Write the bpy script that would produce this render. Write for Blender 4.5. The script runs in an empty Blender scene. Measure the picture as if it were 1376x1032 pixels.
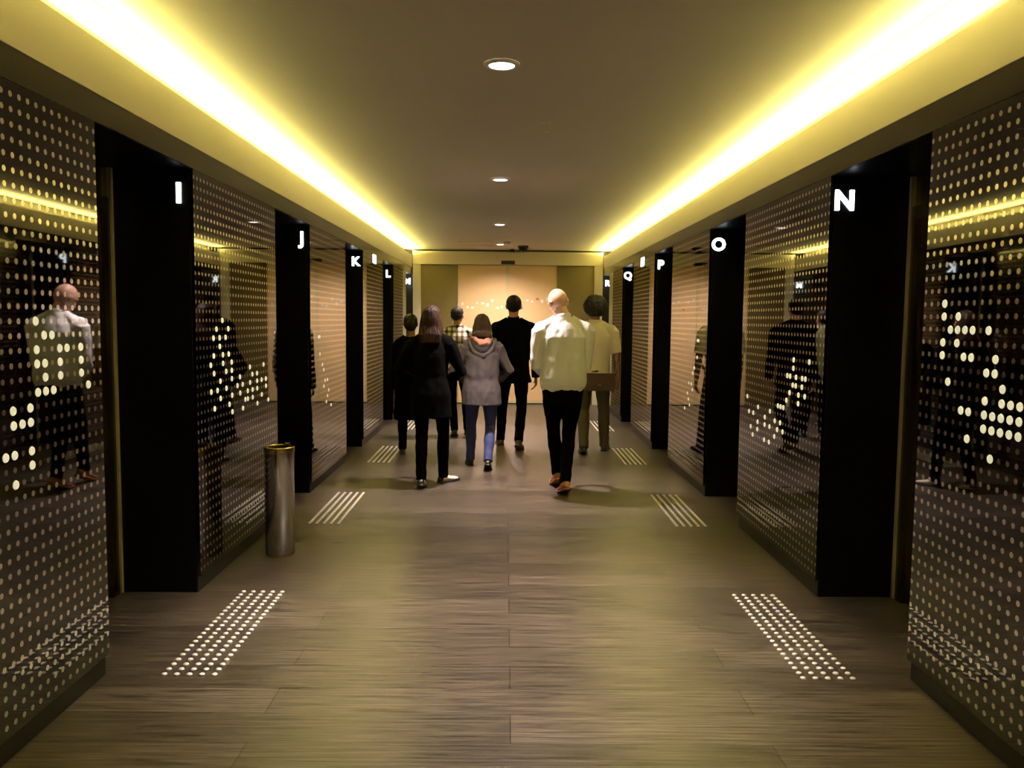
import bpy, bmesh, math, random
from mathutils import Vector, Matrix, noise
R = math.radians
C = bpy.context.scene.collection
rng = random.Random(7)
V = Vector

# ------------------------------------------------------------------ dimensions
W = 1.7087           # half width of the hall between the glass faces
HH = 2.3136          # top of the lift openings
HS = 2.4302          # underside of the lit fascia
HF = 2.650           # top of the lit fascia
HC = 2.755           # ceiling
J0, PER, OW = 4.4758, 2.6195, 1.0523
JAMB = [J0 + PER * k for k in range(5)]
JAMB[4] = 14.74
NEAR = [J0 + PER * k - OW for k in range(5)]
YB, YE = -3.0, 14.75
RD = 0.47            # depth of the lift recesses
PIT = 0.0510         # dot pitch on the glass
DY, DZ = 3.26, 1.20  # phase of the dot grid

# ------------------------------------------------------------------ materials
def mat(name, color=(.5, .5, .5), rough=.5, metal=0., ior=1.5, emis=None, estr=0., bump=None, var=None, spec=.5):
    m = bpy.data.materials.new(name); m.use_nodes = True
    nt = m.node_tree; b = nt.nodes['Principled BSDF']
    b.inputs['Base Color'].default_value = (*color, 1)
    b.inputs['Roughness'].default_value = rough
    b.inputs['Metallic'].default_value = metal
    b.inputs['IOR'].default_value = ior
    b.inputs['Specular IOR Level'].default_value = spec
    if emis:
        b.inputs['Emission Color'].default_value = (*emis, 1); b.inputs['Emission Strength'].default_value = estr
    tc = None
    if var or bump:
        tc = nt.nodes.new('ShaderNodeTexCoord')
    if var:                                   # (scale, amount, stretch)
        mp = nt.nodes.new('ShaderNodeMapping'); mp.inputs['Scale'].default_value = var[2]
        n = nt.nodes.new('ShaderNodeTexNoise'); n.inputs['Scale'].default_value = var[0]; n.inputs['Detail'].default_value = 5
        nt.links.new(tc.outputs['Object'], mp.inputs['Vector']); nt.links.new(mp.outputs[0], n.inputs['Vector'])
        mx = nt.nodes.new('ShaderNodeMix'); mx.data_type = 'RGBA'
        mx.inputs['A'].default_value = (*[c * (1 - var[1]) for c in color], 1)
        mx.inputs['B'].default_value = (*[min(1, c * (1 + var[1])) for c in color], 1)
        nt.links.new(n.outputs['Fac'], mx.inputs['Factor']); nt.links.new(mx.outputs['Result'], b.inputs['Base Color'])
    if bump:                                  # (scale, strength, stretch)
        mp = nt.nodes.new('ShaderNodeMapping'); mp.inputs['Scale'].default_value = bump[2]
        n = nt.nodes.new('ShaderNodeTexNoise'); n.inputs['Scale'].default_value = bump[0]; n.inputs['Detail'].default_value = 4
        nt.links.new(tc.outputs['Object'], mp.inputs['Vector']); nt.links.new(mp.outputs[0], n.inputs['Vector'])
        bp = nt.nodes.new('ShaderNodeBump'); bp.inputs['Strength'].default_value = bump[1]; bp.inputs['Distance'].default_value = .01
        nt.links.new(n.outputs['Fac'], bp.inputs['Height']); nt.links.new(bp.outputs[0], b.inputs['Normal'])
    return m

def math_node(nt, op, a, b=None):
    n = nt.nodes.new('ShaderNodeMath'); n.operation = op
    for i, v in enumerate((a, b)):
        if v is None: continue
        if isinstance(v, (int, float)): n.inputs[i].default_value = v
        else: nt.links.new(v, n.inputs[i])
    return n.outputs[0]

def dotted_glass():
    m = bpy.data.materials.new('dotted black glass'); m.use_nodes = True
    nt = m.node_tree; b = nt.nodes['Principled BSDF']
    b.inputs['Base Color'].default_value = (.006, .0035, .002, 1)
    b.inputs['Roughness'].default_value = .02
    b.inputs['IOR'].default_value = 1.76
    g = nt.nodes.new('ShaderNodeNewGeometry'); s = nt.nodes.new('ShaderNodeSeparateXYZ')
    nt.links.new(g.outputs['Position'], s.inputs[0])
    def cell(out, ph):
        a = math_node(nt, 'SUBTRACT', out, ph - PIT * 400.5)
        a = math_node(nt, 'DIVIDE', a, PIT)
        a = math_node(nt, 'FRACT', a)
        return math_node(nt, 'SUBTRACT', a, .5)
    cy, cz = cell(s.outputs['Y'], DY), cell(s.outputs['Z'], DZ)
    r2 = math_node(nt, 'ADD', math_node(nt, 'MULTIPLY', cy, cy), math_node(nt, 'MULTIPLY', cz, cz))
    dot = math_node(nt, 'LESS_THAN', r2, .20 ** 2)
    lo = math_node(nt, 'GREATER_THAN', s.outputs['Z'], DZ - PIT * 21.5)
    hi = math_node(nt, 'LESS_THAN', s.outputs['Z'], DZ + PIT * 22.5)
    dot = math_node(nt, 'MULTIPLY', dot, math_node(nt, 'MULTIPLY', lo, hi))
    nx = nt.nodes.new('ShaderNodeSeparateXYZ'); nt.links.new(g.outputs['Normal'], nx.inputs[0])
    face = math_node(nt, 'GREATER_THAN', math_node(nt, 'ABSOLUTE', nx.outputs['X']), .5)
    dot = math_node(nt, 'MULTIPLY', dot, face)
    d = nt.nodes.new('ShaderNodeBsdfPrincipled')
    d.inputs['Base Color'].default_value = (.93, .90, .88, 1)
    d.inputs['Metallic'].default_value = 1; d.inputs['Roughness'].default_value = .2
    mix = nt.nodes.new('ShaderNodeMixShader')
    nt.links.new(dot, mix.inputs[0]); nt.links.new(b.outputs[0], mix.inputs[1]); nt.links.new(d.outputs[0], mix.inputs[2])
    nt.links.new(mix.outputs[0], nt.nodes['Material Output'].inputs[0])
    return m

def plank_floor():
    m = bpy.data.materials.new('dark oak planks'); m.use_nodes = True
    nt = m.node_tree; b = nt.nodes['Principled BSDF']
    tc = nt.nodes.new('ShaderNodeTexCoord')
    br = nt.nodes.new('ShaderNodeTexBrick')
    br.offset = .5; br.squash = 1
    br.inputs['Scale'].default_value = 1
    br.inputs['Brick Width'].default_value = 1.9; br.inputs['Row Height'].default_value = .22
    br.inputs['Mortar Size'].default_value = .0022; br.inputs['Mortar Smooth'].default_value = .2
    br.inputs['Bias'].default_value = -.1
    br.inputs['Color1'].default_value = (.042, .034, .030, 1); br.inputs['Color2'].default_value = (.072, .059, .052, 1)
    br.inputs['Mortar'].default_value = (.008, .007, .006, 1)
    nt.links.new(tc.outputs['Object'], br.inputs['Vector'])
    mp = nt.nodes.new('ShaderNodeMapping'); mp.inputs['Scale'].default_value = (1.3, 34, 1)
    n = nt.nodes.new('ShaderNodeTexNoise'); n.inputs['Scale'].default_value = 2.2; n.inputs['Detail'].default_value = 7; n.inputs['Roughness'].default_value = .65
    nt.links.new(tc.outputs['Object'], mp.inputs['Vector']); nt.links.new(mp.outputs[0], n.inputs['Vector'])
    cr = nt.nodes.new('ShaderNodeValToRGB')
    cr.color_ramp.elements[0].position = .36; cr.color_ramp.elements[0].color = (.25, .24, .23, 1)
    cr.color_ramp.elements[1].position = .66; cr.color_ramp.elements[1].color = (2.1, 2.05, 2.0, 1)
    nt.links.new(n.outputs['Fac'], cr.inputs[0])
    mx = nt.nodes.new('ShaderNodeMix'); mx.data_type = 'RGBA'; mx.blend_type = 'MULTIPLY'; mx.inputs['Factor'].default_value = 1
    nt.links.new(br.outputs['Color'], mx.inputs['A']); nt.links.new(cr.outputs[0], mx.inputs['B'])
    nt.links.new(mx.outputs['Result'], b.inputs['Base Color'])
    rr = nt.nodes.new('ShaderNodeMapRange'); rr.inputs['To Min'].default_value = .17; rr.inputs['To Max'].default_value = .40; rr.inputs['From Max'].default_value = .85
    sepc = nt.nodes.new('ShaderNodeSeparateColor'); nt.links.new(br.outputs['Color'], sepc.inputs[0])
    pv = math_node(nt, 'MULTIPLY', sepc.outputs[0], 5.0)
    nt.links.new(math_node(nt, 'ADD', math_node(nt, 'MULTIPLY', n.outputs['Fac'], .9), pv), rr.inputs['Value']); nt.links.new(rr.outputs[0], b.inputs['Roughness'])
    b.inputs['IOR'].default_value = 1.42
    bp = nt.nodes.new('ShaderNodeBump'); bp.inputs['Strength'].default_value = .3; bp.inputs['Distance'].default_value = .004
    ad = math_node(nt, 'SUBTRACT', n.outputs['Fac'], math_node(nt, 'MULTIPLY', br.outputs['Fac'], 1.5))
    nt.links.new(ad, bp.inputs['Height']); nt.links.new(bp.outputs[0], b.inputs['Normal'])
    return m

def plaid():
    m = bpy.data.materials.new('plaid cotton'); m.use_nodes = True
    nt = m.node_tree; b = nt.nodes['Principled BSDF']; b.inputs['Roughness'].default_value = .85
    tc = nt.nodes.new('ShaderNodeTexCoord'); s = nt.nodes.new('ShaderNodeSeparateXYZ'); nt.links.new(tc.outputs['Object'], s.inputs[0])
    def band(o, p, w):
        f = math_node(nt, 'FRACT', math_node(nt, 'DIVIDE', math_node(nt, 'ADD', o, 10.01), p))
        return math_node(nt, 'LESS_THAN', f, w)
    bx, bz = band(s.outputs['X'], .068, .48), band(s.outputs['Z'], .068, .48)
    sm = math_node(nt, 'MULTIPLY', math_node(nt, 'ADD', bx, bz), .5)
    cr = nt.nodes.new('ShaderNodeValToRGB'); cr.color_ramp.interpolation = 'CONSTANT'
    e = cr.color_ramp.elements
    e[0].color = (.62, .60, .48, 1); e[1].position = .4; e[1].color = (.17, .13, .08, 1)
    k = e.new(.9); k.color = (.022, .012, .008, 1)
    nt.links.new(sm, cr.inputs[0]); nt.links.new(cr.outputs[0], b.inputs['Base Color'])
    return m

M = {}
M['glass'] = dotted_glass()
M['floor'] = plank_floor()
M['plaid'] = plaid()
M['paint'] = mat('matt ceiling paint', (.78, .72, .58), .9, var=(1.1, .05, (1, .5, 1)))
M['fascia'] = mat('fascia paint', (.64, .59, .48), .7)
M['black'] = mat('black jamb laminate', (.0035, .0035, .0035), .3, ior=1.3)
M['header'] = mat('dark bronze header', (.020, .015, .008), .16, ior=1.6)
M['plinth'] = mat('black plinth', (.006, .005, .004), .5)
M['led'] = mat('yellow led diffuser', (.9, .85, .6), .5, emis=(1.0, .89, .27), estr=195)
M['trimline'] = mat('dark profile edge', (.006, .005, .003), .6)
M['letter'] = mat('backlit white acrylic', (.9, .9, .9), .4, emis=(.86, .94, 1.0), estr=4.0)
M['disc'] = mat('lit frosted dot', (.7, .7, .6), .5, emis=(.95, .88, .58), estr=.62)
M['bronze'] = mat('bronze lift door', (.10, .075, .045), .25, metal=.8, var=(3, .15, (1, 1, 6)))
M['strip'] = mat('brushed brass edge', (.74, .66, .42), .55, metal=.8)
M['steel'] = mat('polished stainless steel', (.62, .60, .58), .16, metal=1)
M['rim'] = mat('brass bin rim', (.72, .60, .30), .2, metal=1)
M['stud'] = mat('bright steel stud', (.95, .92, .86), .4, metal=.25)
M['inner'] = mat('dark bin interior', (.02, .02, .018), .7)
M['gold'] = mat('gold satin door leaf', (.92, .64, .36), .36, metal=.2, var=(.8, .12, (1, 1, .5)))
M['goldtrim'] = mat('pale gold moulding', (.74, .62, .34), .4, metal=.2)
M['olive'] = mat('olive fabric wall panel', (.13, .098, .028), .7)
M['cream'] = mat('cream plaster frame', (.86, .79, .56), .7)
M['white'] = mat('white plastic', (.75, .74, .70), .5)
M['lampface'] = mat('lamp face', (1, 1, 1), .5, emis=(1, .90, .80), estr=9)
M['blackplastic'] = mat('black plastic', (.012, .012, .012), .4)
M['decal'] = mat('pale decal', (.98, .96, .85), .5)
M['reddecal'] = mat('coral decal', (.75, .22, .10), .5)
M['backwall'] = mat('dark plaster', (.05, .045, .035), .8)

# ------------------------------------------------------------------ helpers
def link(name, me, m, parent=None, loc=None):
    o = bpy.data.objects.new(name, me); C.objects.link(o)
    for x in (m if isinstance(m, (list, tuple)) else [m]):
        if x: me.materials.append(x)
    if parent: o.parent = parent
    if loc is not None: o.location = loc
    return o
def obj(name, bm, m, parent=None, loc=None, smooth=False):
    bmesh.ops.recalc_face_normals(bm, faces=bm.faces)
    me = bpy.data.meshes.new(name); bm.to_mesh(me); bm.free()
    if smooth:
        for p in me.polygons: p.use_smooth = True
    return link(name, me, m, parent, loc)
def empty(name, label, cat, loc=(0, 0, 0), rz=0, group=None):
    o = bpy.data.objects.new(name, None); C.objects.link(o); o.empty_display_size = .1
    o.location = loc; o.rotation_euler = (0, 0, rz)
    tag(o, label, cat, group); return o
def tag(o, label, cat, group=None):
    o['label'] = label; o['category'] = cat
    if group: o['group'] = group
    return o
def struct(o): o['kind'] = 'structure'; return o
def box(bm, x0, x1, y0, y1, z0, z1):
    vs = [bm.verts.new((x, y, z)) for x in (x0, x1) for y in (y0, y1) for z in (z0, z1)]
    for f in ((0, 1, 3, 2), (4, 6, 7, 5), (0, 4, 5, 1), (2, 3, 7, 6), (0, 2, 6, 4), (1, 5, 7, 3)):
        bm.faces.new([vs[i] for i in f])
def lathe(bm, prof, n=32, c=(0, 0, 0), cap=True):
    rings = []
    for r, z in prof:
        rings.append([bm.verts.new((c[0] + r * math.cos(2 * math.pi * i / n), c[1] + r * math.sin(2 * math.pi * i / n), c[2] + z)) for i in range(n)])
    for a, b in zip(rings, rings[1:]):
        for i in range(n):
            bm.faces.new((a[i], a[(i + 1) % n], b[(i + 1) % n], b[i]))
    if cap:
        bm.faces.new(rings[0][::-1]); bm.faces.new(rings[-1])
def ellipsoid(bm, c, r, rot=None, n=20):
    res = bmesh.ops.create_uvsphere(bm, u_segments=n, v_segments=max(8, n // 2 + 2), radius=1)
    S = Matrix.Diagonal((*r, 1)); T = Matrix.Translation(c) @ (rot.to_4x4() if rot else Matrix.Identity(4)) @ S
    bmesh.ops.transform(bm, matrix=T, verts=res['verts'])
def loft(bm, secs, xref=(1, 0, 0), n=20, p=2.0):
    """closed tube through sections (centre, half width along xref, half depth); p>2 squares the outline"""
    pts = [V(s[0]) for s in secs]; rings = []
    for i, s in enumerate(secs):
        t = (pts[min(i + 1, len(pts) - 1)] - pts[max(i - 1, 0)]).normalized()
        x = V(xref); x = (x - t * x.dot(t)).normalized(); y = t.cross(x)
        ring = []
        for k in range(n):
            a = 2 * math.pi * k / n; ca, sa = math.cos(a), math.sin(a)
            ring.append(bm.verts.new(pts[i] + x * s[1] * math.copysign(abs(ca) ** (2 / p), ca) + y * s[2] * math.copysign(abs(sa) ** (2 / p), sa)))
        rings.append(ring)
    for a, b in zip(rings, rings[1:]):
        for i in range(n): bm.faces.new((a[i], a[(i + 1) % n], b[(i + 1) % n], b[i]))
    for ring in (rings[0], rings[-1]):
        c = bm.verts.new(sum((v.co for v in ring), V()) / n)
        for i in range(n): bm.faces.new((ring[i], ring[(i + 1) % n], c))
def fused(name, bm, voxel, m, parent, smooth=4, fac=.5, disp=None, edit=None):
    """one continuous surface from overlapping closed volumes"""
    bmesh.ops.recalc_face_normals(bm, faces=bm.faces)
    me = bpy.data.meshes.new('raw'); bm.to_mesh(me); bm.free()
    o = bpy.data.objects.new('raw', me); C.objects.link(o)
    r = o.modifiers.new('r', 'REMESH'); r.mode = 'VOXEL'; r.voxel_size = voxel; r.use_smooth_shade = True
    if smooth:
        s = o.modifiers.new('s', 'SMOOTH'); s.factor = fac; s.iterations = smooth
    dg = bpy.context.evaluated_depsgraph_get()
    out = bpy.data.meshes.new_from_object(o.evaluated_get(dg))
    bpy.data.objects.remove(o); bpy.data.meshes.remove(me)
    if disp:
        ns = [v.normal.copy() for v in out.vertices]
        for v, nn in zip(out.vertices, ns): v.co += nn * disp(v.co)
    if edit: edit(out)
    for p in out.polygons: p.use_smooth = True
    out.name = name
    return link(name, out, m, parent)

# ------------------------------------------------------------------ setting
bm = bmesh.new(); box(bm, -W - RD - .1, W + RD + .1, YB, YE + .3, -.1, 0)
struct(obj('floor', bm, M['floor']))
bm = bmesh.new(); box(bm, -W - RD - .08, W + RD + .08, YB, YE + .3, HC, HC + .1)
struct(obj('ceiling', bm, M['paint']))
for side, s in (('left', -1), ('right', 1)):
    def sb(bm, a, b, y0, y1, z0, z1): box(bm, min(s * a, s * b), max(s * a, s * b), y0, y1, z0, z1)
    seg = [(YB, NEAR[0])] + [(JAMB[k], NEAR[k + 1]) for k in range(4)]
    bm = bmesh.new()
    for a, b in seg: sb(bm, W + .022, W + RD, a, b, 0, HH)
    sb(bm, W + .012, W + RD, YB, YE, HH, HS)
    sb(bm, W + .012, W + RD, YB, YE, HS, HF - .045)
    sb(bm, W + .17, W + RD, YB, YE, HF - .045, HC)
    sb(bm, W + RD, W + RD + .08, YB, YE, 0, HC)
    struct(obj('wall_' + side, bm, M['black']))
    bm = bmesh.new()
    for a, b in seg: sb(bm, W + .018, W + .022, a + .005, b - .005, 0, .088)
    struct(obj('baseboard_' + side, bm, M['plinth']))
    n = 1 if s < 0 else 2
    bm = bmesh.new(); sb(bm, W, W + .012, YB, YE, HH + .001, HS)
    struct(obj('trim_%d' % n, bm, M['header']))
    bm = bmesh.new(); sb(bm, W - .004, W + .012, YB, YE, HS, HF)
    struct(obj('trim_%d' % (n + 2), bm, M['fascia']))
    bm = bmesh.new(); sb(bm, W + .012, W + .17, YB, YE, HF - .045, HF - .040); sb(bm, W + .160, W + .17, YB, YE, HF - .040, HC)
    struct(obj('trim_%d' % (n + 5), bm, M['fascia']))
    bm = bmesh.new(); sb(bm, 1.650, 1.662, YB, YE - .4, HC - .0015, HC)
    struct(obj('trim_%d' % (n + 7), bm, M['trimline']))
    # led cove: a strip lamp lying in the trough behind the fascia, tilted towards the hall
    e = empty('cove_light', 'long yellow light strip in the ceiling cove above the ' + ('left wall with the steel bin' if s < 0 else 'right wall, opposite the bin'), 'light strip', (0, 0, 0), 0, 'cove lights along the ceiling edges')
    bm = bmesh.new()
    q = [(W + .030, HF - .036), (W + .058, HF - .002), (W + .061, HF - .006), (W + .038, HF - .040), (W + .030, HF - .040)]
    r0 = [bm.verts.new((s * x, YB + .05, z)) for x, z in q]; r1 = [bm.verts.new((s * x, YE - .05, z)) for x, z in q]
    for i in range(5):
        j = (i + 1) % 5
        if i: bm.faces.new((r0[i], r0[j], r1[j], r1[i]))
    obj('profile', bm, M['white'], e)
    bm = bmesh.new(); v = [bm.verts.new(p) for p in ((s * q[0][0], YB + .05, q[0][1]), (s * q[1][0], YB + .05, q[1][1]), (s * q[1][0], YE - .05, q[1][1]), (s * q[0][0], YE - .05, q[0][1]))]
    bm.faces.new(v if s > 0 else v[::-1])
    me = bpy.data.meshes.new('diffuser'); bm.to_mesh(me); bm.free(); link('diffuser', me, M['led'], e)
    # lift doors at the back of the recesses
    for k in range(5):
        a, b = NEAR[k], JAMB[k]; xb = W + RD
        d = bpy.data.objects.new('door_%d' % ((0 if s < 0 else 5) + k + 1), None); C.objects.link(d); struct(d); d.location = (s * xb, (a + b) / 2, 0)
        ym = (b - a) / 2
        def lb(bm, x0, x1, y0, y1, z0, z1): box(bm, min(-s * x0, -s * x1), max(-s * x0, -s * x1), y0, y1, z0, z1)
        for q in (-1, 1):
            bm = bmesh.new(); lb(bm, .002, .02, min(q * .002, q * (ym - .10)), max(q * .002, q * (ym - .10)), .01, 2.08)
            obj('door_leaf', bm, M['bronze'], d)
        bm = bmesh.new()
        lb(bm, .002, .035, -ym + .03, -ym + .10, 0, 2.15); lb(bm, .002, .035, ym - .10, ym - .026, 0, 2.15); lb(bm, .002, .035, -ym + .10, ym - .10, 2.08, 2.15)
        obj('door_frame', bm, M['bronze'], d)
        bm = bmesh.new(); lb(bm, .002, .02, -ym + .03, ym - .026, 2.15, HH - .002)
        obj('transom_panel', bm, M['bronze'], d)
        bm = bmesh.new(); lb(bm, .002, .045, ym - .025, ym - .003, 0, HH - .002)
        obj('edge_strip', bm, M['strip'], d)

bm = bmesh.new(); box(bm, -W - .6, W + .6, YB - .1, YB, 0, HC + .1)
struct(obj('wall_front', bm, M['backwall']))

# end wall: cream frame, olive side panels, gold sliding doors
bm = bmesh.new(); box(bm, -W - RD, W + RD, YE + .12, YE + .3, 0, HC + .1)
struct(obj('wall_back', bm, M['backwall']))
bm = bmesh.new()
box(bm, -1.69, 1.69, YE - .02, YE + .12, 2.49, 2.722)
box(bm, -1.69, -1.55, YE, YE + .12, 0, 2.49); box(bm, 1.54, 1.69, YE, YE + .12, 0, 2.49)
struct(obj('trim_5', bm, M['cream']))
for k, (a, b) in enumerate(((-1.549, -.90), (.885, 1.539))):
    bm = bmesh.new(); box(bm, a, b, YE + .03, YE + .119, 0, 2.489)
    o = obj('wall_panel', bm, M['olive'])
    tag(o, 'tall olive panel beside the gold end doors, ' + ('on the left behind the long-haired woman' if k == 0 else 'on the right behind the bald man'), 'wall panel', 'olive panels of the end wall')
d = bpy.data.objects.new('door_11', None); C.objects.link(d); d.location = (0, YE + .05, 0); struct(d)
for q, (a, b) in enumerate(((-.895, -.012), (-.004, .88))):
    bm = bmesh.new(); box(bm, a, b, 0, .04, .015, 2.485)
    bmesh.ops.bevel(bm, geom=bm.edges[:], offset=.004, segments=1)
    leaf = obj('door_leaf', bm, M['gold'], d)
    bm = bmesh.new()
    box(bm, a + .004, a + .028, -.012, -.001, .02, 2.48); box(bm, b - .028, b - .004, -.012, -.001, .02, 2.48)
    box(bm, a + .028, b - .028, -.012, -.001, .02, .075)
    if q == 0: box(bm, -.024, .010, -.018, -.0125, .02, 2.48)
    obj('leaf_frame', bm, M['goldtrim'], leaf)
    bm = bmesh.new(); bm2 = bmesh.new()
    for i in range(9):
        x = a + .07 + i * .088; z = 1.80 + rng.uniform(-.10, .12); w = rng.uniform(.03, .06)
        box(bm2 if (q and i in (2, 5)) else bm, x, x + w, -.0022, -.0005, z, z + rng.uniform(.03, .06))
    obj('safety_decal', bm, M['decal'], leaf)
    if q: obj('safety_decal', bm2, M['reddecal'], leaf)
    else: bm2.free()
bm = bmesh.new(); box(bm, -.90, .88, -.10, -.07, 2.495, 2.63)
bmesh.ops.bevel(bm, geom=bm.edges[:], offset=.006, segments=2)
obj('door_operator', bm, M['cream'], d)
e = empty('motion_sensor', 'small black bar sensor on the cream housing over the gold doors', 'sensor', (.0, YE - .0485, 2.50))
bm = bmesh.new(); box(bm, -.12, .12, -.05, 0, 0, .06); bmesh.ops.bevel(bm, geom=bm.edges[:], offset=.012, segments=2)
obj('housing', bm, M['blackplastic'], e)
bm = bmesh.new(); box(bm, -.09, .09, -.054, -.0505, .015, .035); obj('lens', bm, M['trimline'], e)
bm = bmesh.new(); lathe(bm, [(.03, 0), (.038, .02), (.038, .05)], 20); o = obj('alarm_light', bm, M['blackplastic'], None, (.075, YE - .17, HC - .05), True)
tag(o, 'tiny black knob on the ceiling edge above the bar sensor', 'sensor')

e = empty('dome_camera', 'black dome camera on the ceiling near the gold doors', 'camera', (.25, 13.9, HC))
bm = bmesh.new(); lathe(bm, [(.085, -.035), (.09, -.02), (.09, -.0005)], 24); obj('mount', bm, M['blackplastic'], e, smooth=False)
bm = bmesh.new(); lathe(bm, [(.012, -.105), (.04, -.095), (.06, -.075), (.07, -.05), (.07, -.034)], 24); obj('dome', bm, M['blackplastic'], e, smooth=True)
e = empty('access_hatch', 'flat rectangular access hatch in the ceiling before the gold doors', 'hatch', (-.52, 13.55, HC))
bm = bmesh.new()
for q in ((-.28, .28, -.35, -.33), (-.28, .28, .33, .35), (-.28, -.26, -.33, .33), (.26, .28, -.33, .33)): box(bm, q[0], q[1], q[2], q[3], -.008, -.0005)
obj('frame', bm, M['goldtrim'], e)
bm = bmesh.new(); box(bm, -.258, .258, -.328, .328, -.004, -.0005); obj('panel', bm, M['paint'], e)
e = empty('smoke_detector', 'small white round detector on the ceiling beside the farthest downlight', 'detector', (-.02, 13.2, HC))
bm = bmesh.new(); lathe(bm, [(.03, -.045), (.05, -.04), (.055, -.02), (.06, -.0005)], 24); obj('body', bm, M['white'], e, smooth=True)
# small sprinkler-like stem hanging from the ceiling
e = empty('sprinkler', 'thin pale sprinkler head hanging from the ceiling between first and second downlight', 'sprinkler', (.21, 5.25, HC))
bm = bmesh.new(); lathe(bm, [(.028, -.006), (.030, -.0005)], 20); obj('escutcheon', bm, M['white'], e)
bm = bmesh.new(); lathe(bm, [(.014, -.062), (.015, -.058), (.004, -.055), (.006, -.02), (.006, -.0062)], 16); obj('head', bm, M['white'], e)

# downlights
for k, (x, y, lab) in enumerate(((-.05, .85, 'bright round ceiling downlight overhead just in front of the camera'),
        (-.062, 4.07, 'largest round ceiling downlight, over the open plank floor nearest the camera'),
        (-.09, 7.33, 'second round ceiling downlight, above the rear of the group'),
        (-.12, 10.78, 'third round ceiling downlight, beyond the second towards the gold doors'),
        (-.13, 13.6, 'farthest round ceiling downlight, right before the gold doors'))):
    e = empty('downlight', lab, 'ceiling light', (x, y, HC), 0, 'ceiling downlights along the middle')
    bm = bmesh.new(); lathe(bm, [(.062, -.010), (.066, -.013), (.080, -.011), (.086, -.004), (.087, -.0005)], 40, cap=False)
    obj('trim_ring', bm, M['white'], e, smooth=True)
    bm = bmesh.new(); lathe(bm, [(.061, -.008), (.061, -.0005)], 40); obj('lamp_face', bm, M['lampface'], e)
    L = bpy.data.lights.new('downlight lamp', 'SPOT'); L.energy = (420, 900, 900, 900, 460)[k]; L.color = (1, .80, .72); L.spot_size = R(80 if k < 4 else 150); L.spot_blend = 1; L.shadow_soft_size = .055
    lo = bpy.data.objects.new('lamp', L); C.objects.link(lo); lo.parent = e; lo.location = (0, 0, -.03)

# ------------------------------------------------------------------ dotted glass panels
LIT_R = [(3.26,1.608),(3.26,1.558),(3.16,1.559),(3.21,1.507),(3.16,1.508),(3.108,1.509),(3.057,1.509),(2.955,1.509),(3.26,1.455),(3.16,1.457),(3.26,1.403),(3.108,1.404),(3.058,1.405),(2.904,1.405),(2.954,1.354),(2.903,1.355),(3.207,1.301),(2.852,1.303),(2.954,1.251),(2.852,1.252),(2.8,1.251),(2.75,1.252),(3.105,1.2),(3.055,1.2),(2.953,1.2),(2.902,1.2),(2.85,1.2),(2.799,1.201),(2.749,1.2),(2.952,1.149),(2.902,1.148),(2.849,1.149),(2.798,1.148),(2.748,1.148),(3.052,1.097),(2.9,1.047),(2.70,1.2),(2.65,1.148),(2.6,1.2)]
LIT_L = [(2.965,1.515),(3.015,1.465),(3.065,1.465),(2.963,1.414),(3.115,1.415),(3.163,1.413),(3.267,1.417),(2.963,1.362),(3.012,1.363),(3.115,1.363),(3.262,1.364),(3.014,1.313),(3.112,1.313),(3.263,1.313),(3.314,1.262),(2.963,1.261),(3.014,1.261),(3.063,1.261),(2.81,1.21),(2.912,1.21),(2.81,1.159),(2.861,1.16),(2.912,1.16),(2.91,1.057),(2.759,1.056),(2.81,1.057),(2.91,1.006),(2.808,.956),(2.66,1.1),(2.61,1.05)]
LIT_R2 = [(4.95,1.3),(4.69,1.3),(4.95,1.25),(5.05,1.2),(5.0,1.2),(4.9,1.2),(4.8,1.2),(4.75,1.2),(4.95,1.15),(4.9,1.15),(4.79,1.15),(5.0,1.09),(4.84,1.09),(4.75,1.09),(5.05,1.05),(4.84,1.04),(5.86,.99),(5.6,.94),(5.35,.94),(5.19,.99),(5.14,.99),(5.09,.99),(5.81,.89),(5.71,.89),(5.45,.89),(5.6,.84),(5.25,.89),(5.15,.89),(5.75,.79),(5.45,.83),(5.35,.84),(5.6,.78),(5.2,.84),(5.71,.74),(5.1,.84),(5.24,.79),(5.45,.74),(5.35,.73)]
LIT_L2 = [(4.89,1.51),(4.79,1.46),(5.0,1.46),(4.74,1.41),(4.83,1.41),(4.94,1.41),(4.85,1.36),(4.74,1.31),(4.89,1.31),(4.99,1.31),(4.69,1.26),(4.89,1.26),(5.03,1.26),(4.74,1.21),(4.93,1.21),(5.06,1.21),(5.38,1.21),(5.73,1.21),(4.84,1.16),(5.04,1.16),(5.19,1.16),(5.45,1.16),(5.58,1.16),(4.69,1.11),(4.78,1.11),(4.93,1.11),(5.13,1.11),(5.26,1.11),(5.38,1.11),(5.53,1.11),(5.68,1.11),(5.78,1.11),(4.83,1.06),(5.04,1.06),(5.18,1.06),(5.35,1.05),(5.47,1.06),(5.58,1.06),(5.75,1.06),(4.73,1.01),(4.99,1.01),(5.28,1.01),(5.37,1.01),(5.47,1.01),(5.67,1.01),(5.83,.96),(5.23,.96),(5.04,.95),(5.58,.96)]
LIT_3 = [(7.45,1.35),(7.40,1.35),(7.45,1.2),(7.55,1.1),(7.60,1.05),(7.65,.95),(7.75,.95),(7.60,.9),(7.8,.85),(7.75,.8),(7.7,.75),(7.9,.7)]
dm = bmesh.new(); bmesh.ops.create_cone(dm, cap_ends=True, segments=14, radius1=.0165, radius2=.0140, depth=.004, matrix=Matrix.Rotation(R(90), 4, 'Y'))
disc_me = {}
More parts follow.
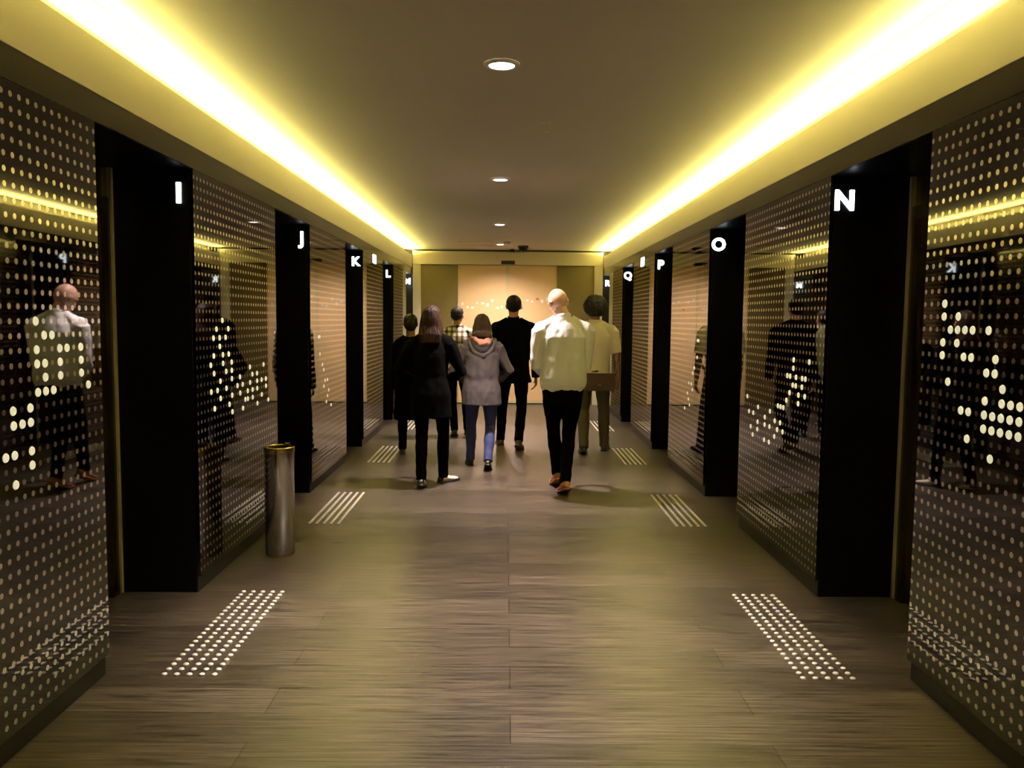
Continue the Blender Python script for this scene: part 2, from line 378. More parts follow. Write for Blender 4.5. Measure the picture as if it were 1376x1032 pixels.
for s in (-1, 1):
    b2 = dm.copy()
    if s > 0: bmesh.ops.rotate(b2, verts=b2.verts, cent=(0, 0, 0), matrix=Matrix.Rotation(R(180), 3, 'Z'))
    me = bpy.data.meshes.new('lit_disc'); b2.to_mesh(me); b2.free(); me.materials.append(M['disc']); disc_me[s] = me
dm.free()
names = {-1: ['nearest the camera, left of the lift marked I', 'behind the steel bin, between lifts I and J', 'between the lifts marked J and K', 'on the left between lifts K and L', 'after lift L, farthest on the left wall'],
         1: ['nearest the camera, right of the lift marked N', 'between the lifts marked N and O', 'between the lifts marked O and P', 'on the right between lifts P and Q', 'after lift Q, farthest on the right wall']}
for s in (-1, 1):
    seg = [(YB + .01, NEAR[0])] + [(JAMB[k], NEAR[k + 1]) for k in range(4)]
    for k, (a, b) in enumerate(seg):
        yc = (a + b) / 2
        e = empty('glass_panel', 'dotted black glass wall panel ' + names[s][k], 'wall panel', (s * W, yc, 0), 0, 'dotted glass panels of the lift hall')
        bm = bmesh.new(); x0, x1 = sorted((0, s * .018)); box(bm, x0, x1, a - yc + .001, b - yc - .001, .09, HH - .001)
        obj('glass', bm, M['glass'], e)
        lit = {(-1, 0): LIT_L, (1, 0): LIT_R, (-1, 1): LIT_L2, (1, 1): LIT_R2, (-1, 2): LIT_3, (1, 2): LIT_3}.get((s, k), [])
        seen = set()
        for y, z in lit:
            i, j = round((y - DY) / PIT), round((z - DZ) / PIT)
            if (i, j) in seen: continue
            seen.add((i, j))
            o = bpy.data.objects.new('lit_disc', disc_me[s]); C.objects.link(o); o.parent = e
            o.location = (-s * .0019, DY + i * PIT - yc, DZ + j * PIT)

# ------------------------------------------------------------------ lit letters on the jambs
def letter_mesh(ch):
    cu = bpy.data.curves.new('c', 'FONT'); cu.body = ch; cu.size = .145; cu.extrude = .005; cu.align_x = 'CENTER'; cu.align_y = 'CENTER'; cu.offset = .005
    o = bpy.data.objects.new('c', cu); C.objects.link(o)
    me = bpy.data.meshes.new_from_object(o.evaluated_get(bpy.context.evaluated_depsgraph_get()))
    bpy.data.objects.remove(o)
    ys = [v.co.y for v in me.vertices]; xs = [v.co.x for v in me.vertices]
    me.transform(Matrix.Translation((-(min(xs) + max(xs)) / 2, -(min(ys) + max(ys)) / 2, 0)))
    me.transform(Matrix.Rotation(R(90), 4, 'X'))
    return me
for s, chars in ((-1, 'IJKLM'), (1, 'NOPQR')):
    for k, ch in enumerate(chars):
        o = link('lift_letter', letter_mesh(ch), M['letter'])
        o.location = (s * (W + .075), JAMB[k] - .007, 2.185)
        tag(o, 'glowing white letter %s on the black jamb of the %s lift on the %s' % (ch, ['nearest', 'second', 'third', 'fourth', 'last'][k], 'left' if s < 0 else 'right'), 'letter sign', 'lit lift letters')
for s in (-1, 1):
    e = empty('floor_display', 'small glowing white display set on the %s glass between lifts %s' % (('left', 'K and L') if s < 0 else ('right', 'P and Q')), 'display', (s * W, 10.53, 2.272), 0, 'lit displays on the glass')
    bm = bmesh.new(); x0, x1 = sorted((0, -s * .006)); box(bm, x0, x1, -.145, .145, -.068, .068); obj('bezel', bm, M['blackplastic'], e)
    bm = bmesh.new(); x0, x1 = sorted((-s * .006, -s * .009)); box(bm, x0, x1, -.13, .13, -.054, .054); obj('screen', bm, M['letter'], e)

# ------------------------------------------------------------------ tactile stud strips
sm = bmesh.new(); lathe(sm, [(.0128, 0), (.0122, .0042), (.0095, .0068), (.005, .0078)], 14)
bmesh.ops.recalc_face_normals(sm, faces=sm.faces)
stud_me = bpy.data.meshes.new('stud'); sm.to_mesh(stud_me)
for p in stud_me.polygons: p.use_smooth = True
stud_me.materials.append(M['stud'])
order = ['nearest', 'second', 'third', 'fourth']
for s in (-1, 1):
    for k in range(4):
        cy = (3.4187 + 4.4868) / 2 + k * PER; cx = s * (1.2626 + 1.4772) / 2
        lab = 'strip of bright metal floor studs before lift %s, %s from the camera on the %s' % ('IJKL'[k] if s < 0 else 'NOPQ'[k], order[k], 'left' if s < 0 else 'right')
        e = empty('tactile_strip', lab, 'floor studs', (cx, cy, 0), 0, 'tactile stud strips on the floor')
        pts = [((i - 2) * .0537, (j - 10.5) * .05086) for j in range(22) for i in range(5)]
        if k < 2:
            for x, y in pts[:100]:
                o = bpy.data.objects.new('stud', stud_me); C.objects.link(o); o.parent = e; o.location = (x, y, 0)
            bm = bmesh.new()
            for x, y in pts[100:]: lathe(bm, [(.0128, 0), (.0122, .0042), (.0095, .0068), (.005, .0078)], 14, (x, y, 0))
            o = obj('stud_row', bm, M['stud'], e, smooth=True); o['kind'] = 'stuff'
        else:
            bm = bmesh.new()
            for x, y in pts: lathe(bm, [(.0128, 0), (.0118, .005), (.005, .0078)], 8, (x, y, 0))
            o = obj('stud_field', bm, M['stud'], e, smooth=True); o['kind'] = 'stuff'
sm.free()

# ------------------------------------------------------------------ steel bin
e = empty('litter_bin', 'slim polished steel cylinder bin with brass rim by the left glass wall', 'bin', (-1.475, 5.23, 0))
bm = bmesh.new(); lathe(bm, [(.084, .012), (.0925, .016), (.0925, .664)], 48, cap=False); obj('body', bm, M['steel'], e, smooth=True)
bm = bmesh.new(); lathe(bm, [(.088, 0), (.091, .004), (.091, .0118), (.083, .0118)], 48); obj('base_ring', bm, M['rim'], e)
bm = bmesh.new(); lathe(bm, [(.0935, .664), (.0965, .667), (.0965, .700), (.094, .705), (.084, .705), (.082, .700), (.082, .664)], 48, cap=False); obj('rim', bm, M['rim'], e, smooth=False)
bm = bmesh.new(); lathe(bm, [(.080, .50), (.0815, .66)], 48, cap=False)
bmesh.ops.contextual_create(bm, geom=[x for x in bm.edges if all(v.co.z < .51 for v in x.verts)]); obj('inner_bucket', bm, M['inner'], e)
bm = bmesh.new(); loft(bm, [(V((.02, .06, .69)), .012, .006), (V((.03, .065, .715)), .012, .008), (V((.045, .068, .716)), .010, .007), (V((.05, .07, .69)), .008, .006)]); obj('lid_tab', bm, M['blackplastic'], e, smooth=True)

# ------------------------------------------------------------------ people
def cloth(name, c, amt=.18, rough=.85, bscale=14): return mat(name, c, rough, var=(6, amt, (1, 1, 1)), bump=(bscale, .35, (1, 1, .6)))
SK = {'fair': mat('fair skin', (.56, .33, .24), .5, var=(9, .08, (1, 1, 1))), 'tan': mat('tan skin', (.40, .20, .12), .5, var=(9, .08, (1, 1, 1))), 'brown': mat('brown skin', (.20, .095, .05), .5, var=(9, .08, (1, 1, 1)))}
HAIRM = lambda n, c: mat(n, c, .6, spec=.2, var=(30, .4, (1, 1, .12)), bump=(60, .6, (1, 1, .1)))
BASE = 1.75

def ik(a, b, l1, l2, pole):
    d = b - a; L = d.length; mx = (l1 + l2) * .998
    if L > mx: d = d * (mx / L); b = a + d; L = mx
    x = (l1 * l1 - l2 * l2 + L * L) / (2 * L); h = math.sqrt(max(l1 * l1 - x * x, 0))
    u = d / L; p = V(pole); p = (p - u * p.dot(u)).normalized()
    return a + u * x + p * h, b

def make_person(label, x, y, yaw, H, P):
    root = empty('person', label, 'person', (x, y, 0), R(yaw), 'people walking down the lift hall')
    k = H / BASE; fem = P.get('fem', False); wd = P.get('wide', 1.0)
    lean = P.get('lean', .03)
    def up(v):
        v = V(v); 
        if v.z > .95 * k: v.y += lean * (v.z - .95 * k)
        return v
    S = lambda *a: V(a) * k
    hipw = (.092 if fem else .088) * k
    shw = (.165 if fem else .19) * k * P.get('sh', 1)
    # feet -------------------------------------------------------------
    legs = []
    for sd, f in ((-1, P['footL']), (1, P['footR'])):
        hx, hy, pitch, out = f; sc = k * (.92 if fem else 1.0)
        Rz = Matrix.Rotation(-sd * R(out), 3, 'Z'); ball = V((0, .185 * sc, 0))
        Rx = Matrix.Rotation(-R(pitch), 3, 'X')
        def T(v, Rz=Rz, Rx=Rx, ball=ball, hx=hx, hy=hy, pitch=pitch):
            v = V(v)
            if pitch and v.y < ball.y + .0: v = ball + Rx @ (v - ball)
            elif pitch: v = ball + V((v.x, v.y - ball.y, v.z))
            return Rz @ v + V((hx, hy, 0))
        legs.append((sd, T, sc))
    hz = .925 * k
    for sd, T, sc in legs:
        a = T((0, .055 * sc, .085 * sc)); dh = V((a.x - sd * hipw, a.y)).length
        hz = min(hz, a.z + math.sqrt(max(.01, (.835 * k) ** 2 - dh * dh)))
    drop = .925 * k - hz
    joints = []
    for sd, T, sc in legs:
        hip = V((sd * hipw, 0, hz)); ank = T((0, .055 * sc, .085 * sc))
        kn, ank = ik(hip, ank, .43 * k, .41 * k, (sd * .12, 1, 0))
        joints.append((hip, kn, ank))
    dz = V((0, 0, -drop))
    tors = lambda z, hw, hd, yo=0: (up(S(0, yo, z)) + dz, hw * k * wd, hd * k * wd)
    # arms -------------------------------------------------------------
    arms = []
    for sd, tgt, pole in ((-1, P['handL'], P.get('poleL', (-.5, -1, -.1))), (1, P['handR'], P.get('poleR', (.5, -1, -.1)))):
        sh = up((sd * shw, 0, 1.395 * k)) + dz
        wr = V(tgt) * k + dz
        el, wr = ik(sh, wr, .295 * k, .255 * k, pole); arms.append((sd, sh, el, wr))
    # head matrix --------------------------------------------------------
    pv = up(S(0, -.005, 1.50)) + dz
    hy_, hp_, hr_ = P.get('head', (0, 0, 0))
    HM = Matrix.Translation(pv) @ Matrix.Rotation(R(hy_), 4, 'Z') @ Matrix.Rotation(R(hp_), 4, 'X') @ Matrix.Rotation(R(hr_), 4, 'Y')
    hq = HM.to_3x3()
    hd = lambda x_, y_, z_: HM @ (V((x_, y_, z_ - 1.50)) * k)
    # ---- body --------------------------------------------------------
    bm = bmesh.new()
    t = [(.84, .12, .085), (.92, .155 if not fem else .165, .105), (1.0, .15, .10), (1.08, .135 if not fem else .12, .092), (1.2, .14 if not fem else .125, .10), (1.32, .155 if not fem else .135, .105), (1.385, .14 if not fem else .12, .09), (1.445, .09, .07), (1.49, .058, .06)]
    loft(bm, [tors(*q) for q in t], n=24)
    for sd, sh, el, wr in arms:
        ellipsoid(bm, sh - S(sd * .012, 0, .012), (.047 * k,) * 3)
        loft(bm, [(sh, .05 * k, .05 * k), (sh.lerp(el, .5), .046 * k, .046 * k), (el, .039 * k, .039 * k), (el.lerp(wr, .3), .040 * k, .038 * k), (wr, .026 * k, .024 * k)], xref=(0, 1, .01), n=16)
        # hand: palm, four bent fingers, thumb
        fd = (wr - el).normalized(); inw = V((-sd, 0, 0)); inw = (inw - fd * inw.dot(fd)).normalized(); fwd = fd.cross(inw) * (1 if fd.cross(inw).y > 0 or abs(fd.y) > .8 else -1)
        hs = k * (.9 if fem else 1)
        loft(bm, [(wr - fd * .01, .026 * hs, .019 * hs), (wr + fd * .03 * hs, .036 * hs, .017 * hs), (wr + fd * .07 * hs, .042 * hs, .015 * hs), (wr + fd * .092 * hs, .040 * hs, .011 * hs)], xref=fwd, n=14)
        for i, ln in enumerate((.070, .079, .073, .057)):
            b = wr + fd * .086 * hs + fwd * (.0295 - .0197 * i) * hs; d0 = fd.copy(); ps = [b - fd * .02]; 
            for j, fr in enumerate((.45, .30, .25)):
                ang = R(P.get('curl', 22) + 6 * j + 3 * i); d0 = (d0 * math.cos(ang) + inw * math.sin(ang)).normalized()
                ps.append(ps[-1] + d0 * (ln * fr + (.02 if j == 0 else 0)) * hs)
            loft(bm, [(q, r_ * hs, r_ * hs) for q, r_ in zip(ps, (.0092, .0088, .0080, .0064))], xref=fwd, n=10)
            ellipsoid(bm, ps[-1], (.0066 * hs,) * 3, n=10)
        tb = wr + fd * .02 * hs + fwd * .028 * hs; td = (fd * .75 + fwd * .6 + inw * .25).normalized()
        t2 = tb + td * .042 * hs; t3 = t2 + (td * .7 + fd * .6 + inw * .3).normalized() * .032 * hs
        loft(bm, [(tb - td * .01, .013 * hs, .012 * hs), (t2, .0105 * hs, .010 * hs), (t3, .0080 * hs, .0075 * hs)], xref=inw, n=10); ellipsoid(bm, t3, (.0078 * hs,) * 3, n=10)
    for (hip, kn, ank), (sd, T, sc) in zip(joints, legs):
        loft(bm, [(hip + S(0, 0, .04), .075 * k, .08 * k), (hip.lerp(kn, .4), .068 * k, .072 * k), (kn, .048 * k, .05 * k), (kn.lerp(ank, .3) - S(0, .012, 0), .047 * k, .051 * k), (kn.lerp(ank, .7), .034 * k, .036 * k), (ank, .03 * k, .034 * k)], n=18)
        loft(bm, [(T((0, .03 * sc, .05 * sc)), .024 * sc, .03 * sc), (T((0, .12 * sc, .035 * sc)), .033 * sc, .022 * sc), (T((0, .22 * sc, .025 * sc)), .03 * sc, .014 * sc)], n=14)
    loft(bm, [(up(S(0, -.005, 1.44)) + dz, .062 * k, .06 * k), (hd(0, -.005, 1.53), .053 * k, .056 * k), (hd(0, .0, 1.58), .052 * k, .056 * k)], n=20)
    ellipsoid(bm, hd(0, -.008, 1.652), (.076 * k, .095 * k, .098 * k), hq, 28)
    ellipsoid(bm, hd(0, .028, 1.592), (.058 * k, .066 * k, .072 * k), hq)
    ellipsoid(bm, hd(0, .075, 1.548), (.024 * k, .020 * k, .018 * k), hq, 14)
    loft(bm, [(hd(0, .082, 1.655), .008 * k, .010 * k), (hd(0, .098, 1.625), .012 * k, .014 * k), (hd(0, .104, 1.608), .016 * k, .014 * k), (hd(0, .094, 1.600), .014 * k, .010 * k)], n=12)
    for q in (-1, 1):
        ellipsoid(bm, hd(q * .031, .070, 1.668), (.026 * k, .014 * k, .008 * k), hq, 12)
        ellipsoid(bm, hd(q * .031, .074, 1.645), (.013 * k, .010 * k, .011 * k), hq, 12)
        ellipsoid(bm, hd(q * .040, .055, 1.615), (.022 * k, .022 * k, .022 * k), hq, 12)
        ellipsoid(bm, hd(q * .078, -.012, 1.630), (.010 * k, .020 * k, .032 * k), hq, 14)
        ellipsoid(bm, hd(q * .085, -.022, 1.640), (.007 * k, .012 * k, .022 * k), hq, 12)
    for dzl in (.0055, -.0055): ellipsoid(bm, hd(0, .088, 1.576 + dzl), (.024 * k, .009 * k, .006 * k), hq, 12)
    fused('body', bm, .0058, SK[P['skin']], root, 3)
    # ---- trousers ------------------------------------------------------
    if P.get('pants'):
        bm = bmesh.new(); e_ = P.get('ease', 1.0)
        loft(bm, [(S(0, 0, .80) + dz, .10 * k * wd, .10 * k), (S(0, -.01, .88) + dz, .165 * k * wd, .125 * k), (S(0, -.008, .95) + dz, .172 * k * wd, .125 * k), (S(0, 0, 1.04) + dz, .150 * k * wd, .112 * k)], n=28)
        for sd_, (hip, kn, ank) in zip((-1, 1), joints):
            hem = ank + (kn - ank).normalized() * (P.get('hemup', -.02) * k)
            loft(bm, [(hip + S(0, -.01, .02), .085 * k * wd, .10 * k), (hip.lerp(kn, .3), .084 * k * wd, .092 * k), (hip.lerp(kn, .75), .066 * k * e_, .070 * k * e_), (kn, .060 * k * e_, .064 * k * e_), (kn.lerp(ank, .35) - S(0, .012, 0), .060 * k * e_, .064 * k * e_), (kn.lerp(ank, .75), .052 * k * e_, .056 * k * e_), (hem, .050 * k * e_, .056 * k * e_)], n=22)
        fused('trousers', bm, .009, P['pants'], root, 3, disp=lambda c: .006 * noise.noise(V((c.x * 9, c.y * 9, c.z * 16))))
    # ---- shoes -----------------------------------------------------------
    prof = [(-.012, .018, .050), (.0, .030, .068), (.03, .038, .082), (.07, .039, .088), (.11, .040, .074), (.15, .045, .058), (.19, .049, .050), (.23, .045, .043), (.258, .032, .036), (.272, .014, .028)]
    for sd, T, sc in legs:
        for part in ('shoe', 'sole'):
            bm = bmesh.new(); rings = []
            for t_, w_, h_ in prof:
                z0, z1 = (.018, h_) if part == 'shoe' else (0.0, .0215)
                g = 0 if part == 'shoe' else .004; tt = t_ + (g if t_ > .2 else -g if t_ < .01 else 0)
                ring = []
                for i in range(16):
                    a = 2 * math.pi * i / 16; ca, sa = math.cos(a), math.sin(a); pw = .75 if part == 'shoe' else .35
                    xx = (w_ + g) * math.copysign(abs(ca) ** pw, ca) * (1 - .25 * max(0, sa) * (part == 'shoe')); zz = (z0 + z1) / 2 + (z1 - z0) / 2 * math.copysign(abs(sa) ** pw, sa)
                    ring.append(bm.verts.new(T((xx * sc, tt * sc, zz * sc))))
                rings.append(ring)
            for a, b in zip(rings, rings[1:]):
                for i in range(16): bm.faces.new((a[i], a[(i + 1) % 16], b[(i + 1) % 16], b[i]))
            bm.faces.new(rings[0]); bm.faces.new(rings[-1])
            o = obj(part, bm, P['shoe'] if part == 'shoe' else P.get('sole', M['blackplastic']), root if part == 'shoe' else sh_o, smooth=True)
            if part == 'shoe':
                sh_o = o
                if P.get('vamp'):
                    o.data.materials.append(P['vamp'])
                    for pl in o.data.polygons:
                        if pl.index // 16 in (2, 3, 4, 5, 6): pl.material_index = 1
    # ---- upper garment -------------------------------------------------------
    bm = bmesh.new()
    loft(bm, [tors(*q) for q in P['top']], n=32, p=2.2)
    sl = P.get('sleeve', 1.0); sr = P.get('sr', 1.0)
    for sd, sh, el, wr in arms:
        ellipsoid(bm, sh + S(-sd * .012, 0, -.008), (.064 * k * sr,) * 3)
        nk = up(S(sd * .055, 0, 1.475)) + dz
        loft(bm, [(nk, .040 * k, .05 * k), (nk.lerp(sh, .6) + S(0, 0, -.004), .056 * k, .054 * k), (sh, .062 * k * sr, .058 * k * sr)], xref=(0, 1, 0), n=16)
        if sl < .6:
            c_ = sh.lerp(el, sl / .5)
            loft(bm, [(sh, .066 * k * sr, .064 * k * sr), (sh.lerp(c_, .5), .064 * k * sr, .062 * k * sr), (c_, .064 * k * sr, .060 * k * sr)], xref=(0, 1, .01), n=18)
        else:
            c_ = el.lerp(wr, (sl - .5) / .5)
            loft(bm, [(sh, .066 * k * sr, .064 * k * sr), (sh.lerp(el, .5), .060 * k * sr, .060 * k * sr), (el, .054 * k * sr, .054 * k * sr), (el.lerp(c_, .5), .050 * k * sr, .050 * k * sr), (c_, .040 * k * sr, .040 * k * sr)], xref=(0, 1, .01), n=18)
    am = P.get('wrinkle', .006)
    fused(P.get('topname', 'shirt'), bm, .009, P['topm'], root, 4,
          disp=lambda c: am * (noise.noise(V((c.x * 13, c.y * 9 + 3, c.z * 4))) + .6 * noise.noise(V((c.x * 25, c.y * 20, c.z * 14)))))
    if P.get('collar'):
        bm = bmesh.new()
        loft(bm, [(up(S(0, -.006, 1.462)) + dz, .078 * k, .074 * k), (up(S(0, -.004, 1.49)) + dz, .069 * k, .070 * k), (hd(0, -.006, 1.525), .064 * k, .066 * k)], n=28)
        fused('collar', bm, .006, P['collar'], root, 2)
    # ---- hair -----------------------------------------------------------------
    if P.get('hair'):
        bm = bmesh.new(); hr = P['hair']
        if hr == 'afro':
            ellipsoid(bm, hd(0, -.025, 1.668), (.132 * k, .135 * k, .122 * k), hq, 32)
            dsp = lambda c: .012 * noise.noise(c * 45) + .008 * noise.noise(c * 90)
        else:
            ellipsoid(bm, hd(0, -.016, 1.672), (.084 * k, .100 * k, .088 * k), hq, 28)
            ellipsoid(bm, hd(0, -.045, 1.634), (.077 * k, .068 * k, .066 * k) if not fem else (.078 * k, .070 * k, .085 * k), hq)
            ln = P.get('hairlen')
            if ln:
                top_ = hd(0, -.03, 1.70); z2 = ln
                secs = [(top_, .080 * k, .078 * k), (hd(0, -.042, 1.62), .100 * k, .080 * k), (hd(0, -.052, 1.54), .110 * k, .066 * k)]
                b2 = up(S(0, -.098, z2)) + dz
                secs += [(secs[-1][0].lerp(b2, .5) + S(0, -.012, 0), .112 * k, .050 * k), (b2, .096 * k, .030 * k)]
                loft(bm, secs, n=24)
            if hr == 'pinned':
                ellipsoid(bm, hd(0, -.098, 1.64), (.045 * k, .035 * k, .045 * k), hq)
            dsp = lambda c: .0045 * noise.noise(V((c.x * 70, c.y * 70, c.z * 9)))
        fused('hair', bm, .0065, P['hairm'], root, 3, disp=dsp)
    if P.get('extra'): P['extra'](root, k, up, dz, hd, S, arms)
    return root, k, dz

SHIRT = [(.80, .185, .135), (.90, .185, .135), (1.0, .175, .128), (1.1, .172, .125), (1.22, .178, .125), (1.33, .185, .125), (1.40, .150, .105), (1.455, .098, .08), (1.495, .066, .068)]
def topz(hem, base=SHIRT, flare=1.0):
    out = [(hem, base[0][1] * flare, base[0][2] * flare)]
    for q in base[1:]:
        if q[0] > hem + .04: out.append(q)
    return out
FEM = [(.80, .19, .145), (.92, .190, .145), (1.0, .175, .13), (1.08, .155, .118), (1.2, .158, .122), (1.31, .165, .122), (1.39, .135, .105), (1.45, .090, .08), (1.49, .062, .066)]

blk = cloth('black wool', (.0009, .0009, .001), rough=1); blk2 = cloth('black cotton', (.001, .0009, .001), rough=1); navy = cloth('dark trouser cloth', (.0013, .0013, .002), rough=1)
for m_ in (blk, blk2, navy): m_.node_tree.nodes['Principled BSDF'].inputs['Specular IOR Level'].default_value = .05
shoe_b = mat('black leather', (.012, .011, .011), .35); shoe_t = mat('tan leather', (.42, .16, .06), .35, var=(12, .2, (1, 1, 1))); shoe_br = mat('brown leather', (.10, .05, .025), .4)

# woman in long dark coat, far left
make_person('woman with pinned-up hair in a long black coat, leftmost of the group', -1.07, 9.02, 2, 1.61, dict(
    fem=True, skin='brown', footL=(-.10, .16, 0, 6), footR=(.10, -.14, 16, 8), handL=(-.20, .10, .80), handR=(.19, .05, .80),
    pants=blk2, shoe=shoe_b, top=[(.50, .20, .16), (.62, .20, .155)] + FEM[0:], topm=blk, topname='coat', sr=1.02, hair='pinned', hairm=HAIRM('dark brown hair', (.012, .008, .005)), lean=.04, sh=.95))
# long-haired woman
def w2x(root, k, up, dz, hd, S, arms): pass
make_person('long-haired auburn woman all in black, nearest the camera on the left side of the group', -.70, 7.42, -3, 1.68, dict(
    fem=True, skin='fair', footL=(-.07, -.17, 12, 4), footR=(.055, .16, 0, 42), handL=(-.17, .16, .98), handR=(.10, .20, 1.02), poleL=(-1, -.5, 0), poleR=(1, -.55, -.1),
    pants=navy, ease=.98, shoe=shoe_b, vamp=mat('cream leather', (.85, .74, .58), .5), top=[(.70, .20, .15)] + FEM, topm=blk, topname='cardigan', sr=1.06, hair='long', hairlen=1.40, hairm=HAIRM('auburn hair', (.018, .0058, .003)), lean=.03))
# plaid shirt man
make_person('man in a plaid shirt, farthest ahead behind the two women in the middle left', -.655, 10.62, 0, 1.72, dict(
    skin='tan', footL=(-.02, -.10, 10, 5), footR=(.12, .18, 0, 5), handL=(-.23, .06, .80), handR=(.24, .0, .80),
    pants=navy, shoe=shoe_b, vamp=mat('white canvas', (.75, .72, .66), .7), top=topz(.80, flare=1.0), topm=M['plaid'], sleeve=.97, hair='short', hairm=HAIRM('black brown hair', (.010, .007, .005)), head=(-12, -2, 0), collar=M['plaid']))
# woman in grey hooded jacket
def hood(root, k, up, dz, hd, S, arms):
    def drape(name, wide, z_top, z_low, y0, dep, r0, r1, m, vox, amp, label=None):
        bm = bmesh.new(); n = 24; q = []
        for i in range(n + 1):
            a = math.pi * i / n; sa = math.sin(a)
            q.append((up(S(-wide * math.cos(a), y0 - dep * sa ** .7, z_top - (z_top - z_low) * sa ** 1.3)) + dz, (r0 + (r1 - r0) * sa) * k, .030 * k))
        loft(bm, q, xref=(0, 0, 1), n=14)
        o = fused(name, bm, vox, m, root, 3, disp=lambda c: amp * noise.noise(c * 22))
        if label: o['label'] = label
    drape('hood', .135, 1.475, 1.315, .03, .155, .030, .040, JK, .008, .006)
    drape('hood_lining', .105, 1.485, 1.365, .02, .150, .028, .040, LIN, .008, .006, 'dark lining of the hood')
    drape('scarf', .092, 1.505, 1.440, .02, .150, .034, .044, SCARF, .007, .014, 'dusty pink scarf lying in the hood')
LIN = cloth('dark hood lining', (.012, .010, .011))
JK = cloth('grey jacket cotton', (.056, .046, .050), .25, bscale=9); SCARF = cloth('dusty pink scarf', (.46, .22, .16), .35, bscale=20)
make_person('woman in a grey hooded jacket and blue jeans, in the middle of the group', -.27, 8.32, 3, 1.625, dict(
    fem=True, wide=1.12, skin='fair', footL=(-.10, .20, 0, 6), footR=(.06, -.20, 24, 4), handL=(-.16, .20, 1.0), handR=(.15, .21, 1.0), poleL=(-1, -.5, 0), poleR=(1, -.5, 0),
    pants=cloth('blue denim', (.032, .042, .15), .35), shoe=shoe_b, top=[(.77, .196, .15)] + FEM[1:3] + [(1.045, .168, .122), (1.10, .172, .128), (1.2, .168, .126)] + FEM[5:], topm=JK, topname='jacket', sr=1.12, wrinkle=.010, hair='long', hairlen=1.50, hairm=HAIRM('brown hair', (.04, .022, .010)), head=(4, -8, 0), extra=hood))
# black suit man
def lapel(root, k, up, dz, hd, S, arms):
    bm = bmesh.new(); box(bm, -.004 * k, .004 * k, -.139 * k, -.131 * k, .84 * k, 1.0 * k)
    bmesh.ops.translate(bm, verts=bm.verts, vec=dz); obj('back_vent', bm, blk2, root)
make_person('tall man with short black hair in a black suit, in the centre of the hall', .06, 9.62, 0, 1.86, dict(
    skin='tan', footL=(-.135, .24, 0, 5), footR=(.06, -.20, 18, 8), handL=(-.25, .03, .80), handR=(.26, .08, .80),
    pants=navy, shoe=shoe_br, sole=mat('dark brown rubber', (.05, .03, .02), .6), top=topz(.80, flare=1.12), topm=blk, topname='jacket', sr=1.1, sh=1.08, hair='short', hairm=HAIRM('black hair', (.004, .0035, .0035)), collar=blk, lean=.02))
# white shirt man
WS = cloth('white cotton shirt', (.80, .79, .84), .05, bscale=8)
make_person('bald man in an untucked white long-sleeved shirt, nearest the camera on the right',   .47, 7.10, 4, 1.855, dict(
    skin='fair', footL=(.012, .25, 22, 2), footR=(.036, -.12, 20, -4), handL=(-.10, .25, 1.03), handR=(.10, .25, 1.03), poleL=(-.55, -1, -.3), poleR=(.35, -1, -.3), curl=38,
    pants=navy, ease=.95, shoe=shoe_t, sole=mat('tan sole', (.28, .12, .06), .5), top=[(.90, .165, .13), (.95, .188, .15), (1.0, .192, .152), (1.1, .186, .145), (1.22, .188, .138), (1.33, .192, .132), (1.40, .152, .11), (1.455, .098, .08), (1.50, .066, .068)], topm=WS, sr=1.12, sleeve=.95, wrinkle=.0095, collar=WS, head=(18, -29, -8), lean=.05))
# afro man
make_person('man with afro hair in a cream short-sleeved polo shirt, rightmost of the group', .985, 9.38, -4, 1.80, dict(
    skin='brown', footL=(-.10, -.16, 8, 6), footR=(.13, .14, 0, 10), handL=(-.24, .05, .80), handR=(.27, .03, .80), poleR=(1, -.6, 0),
    pants=cloth('olive chinos', (.075, .060, .032)), ease=1.12, hemup=-.035, shoe=shoe_b, top=[(.90, .178, .14)] + topz(.92)[1:], topm=cloth('cream pique', (.74, .66, .53), .06), topname='polo_shirt', sleeve=.42, sr=1.14, wrinkle=.004, hair='afro', hairm=mat('black curly hair', (.010, .008, .007), .7, bump=(120, 1, (1, 1, 1))), sh=1.02, head=(14, -4, 0), collar=cloth('cream rib', (.62, .54, .36), .06)))
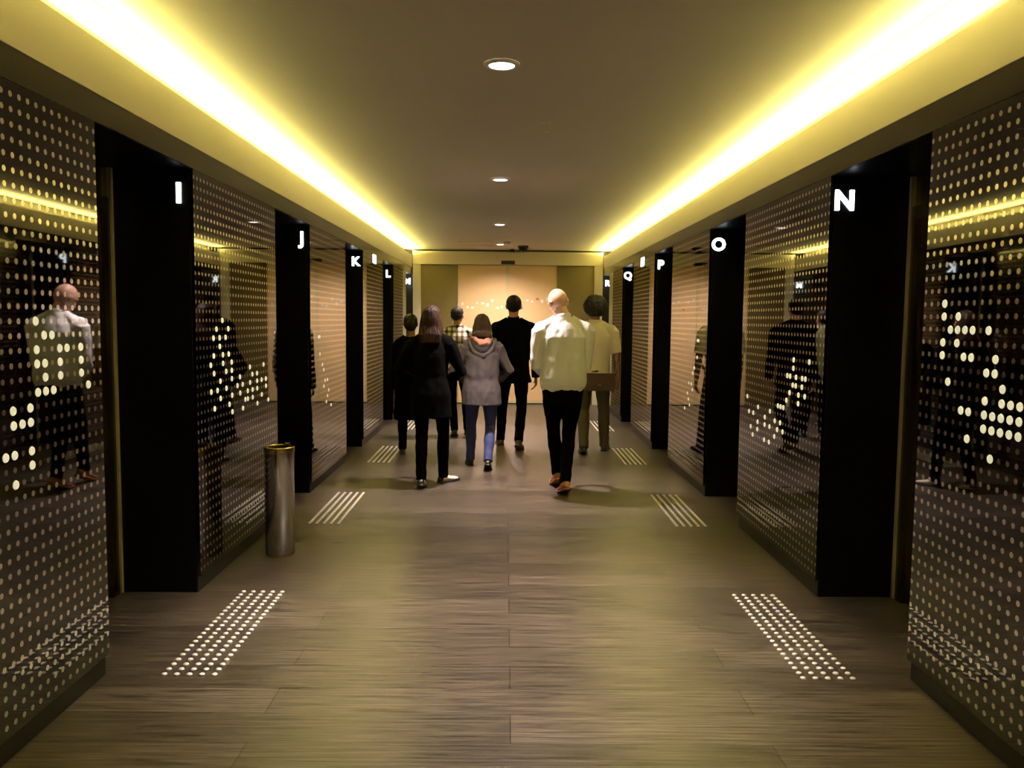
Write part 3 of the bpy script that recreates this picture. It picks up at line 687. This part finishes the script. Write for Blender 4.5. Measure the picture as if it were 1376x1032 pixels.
# shoulder bag on the hip of the afro man
e = empty('shoulder_bag', 'brown leather satchel hanging behind the hip of the man in the cream polo', 'bag', (1.03, 9.155, .74), R(-4))
LEA = mat('brown satchel leather', (.05, .024, .012), .5, var=(10, .2, (1, 1, 1)))
bm = bmesh.new(); box(bm, -.20, .16, -.035, .045, 0, .19); bmesh.ops.bevel(bm, geom=bm.edges[:], offset=.016, segments=3); obj('body', bm, LEA, e, smooth=False)
bm = bmesh.new(); box(bm, -.205, .165, -.046, -.0355, .05, .20); bmesh.ops.bevel(bm, geom=bm.edges[:], offset=.004, segments=2); obj('flap', bm, LEA, e)
bm = bmesh.new(); box(bm, -.03, .01, -.054, -.0465, .055, .085); obj('buckle', bm, M['rim'], e)
bm = bmesh.new(); loft(bm, [(V((.155, .01, .17)), .016, .004), (V((.185, .06, .25)), .016, .004), (V((.20, .14, .33)), .016, .004)], n=10); obj('strap', bm, LEA, e, smooth=True)

# ------------------------------------------------------------------ world, camera, view
w = bpy.data.worlds.new('world'); bpy.context.scene.world = w; w.use_nodes = True
w.node_tree.nodes['Background'].inputs[0].default_value = (.02, .018, .012, 1); w.node_tree.nodes['Background'].inputs[1].default_value = .2
cam = bpy.data.cameras.new('camera'); cam.sensor_width = 36; cam.lens = 36 * 1104.9 / 1376; cam.clip_start = .05
co = bpy.data.objects.new('camera', cam); C.objects.link(co); bpy.context.scene.camera = co
yaw, pitch, roll = .0084, .0787, .0100
m3 = Matrix.Rotation(-yaw, 3, 'Z') @ Matrix.Rotation(math.pi / 2 - pitch, 3, 'X') @ Matrix.Rotation(roll, 3, 'Z')
co.matrix_world = Matrix.Translation((-.0314, 0, 1.53)) @ m3.to_4x4()
sc = bpy.context.scene
sc.view_settings.view_transform = 'Standard'; sc.view_settings.look = 'None'; sc.view_settings.exposure = 0; sc.view_settings.gamma = 1
try: sc.view_settings.use_curve_mapping = False
except Exception: pass
sc.cycles.max_bounces = 10; sc.cycles.glossy_bounces = 6; sc.cycles.diffuse_bounces = 4
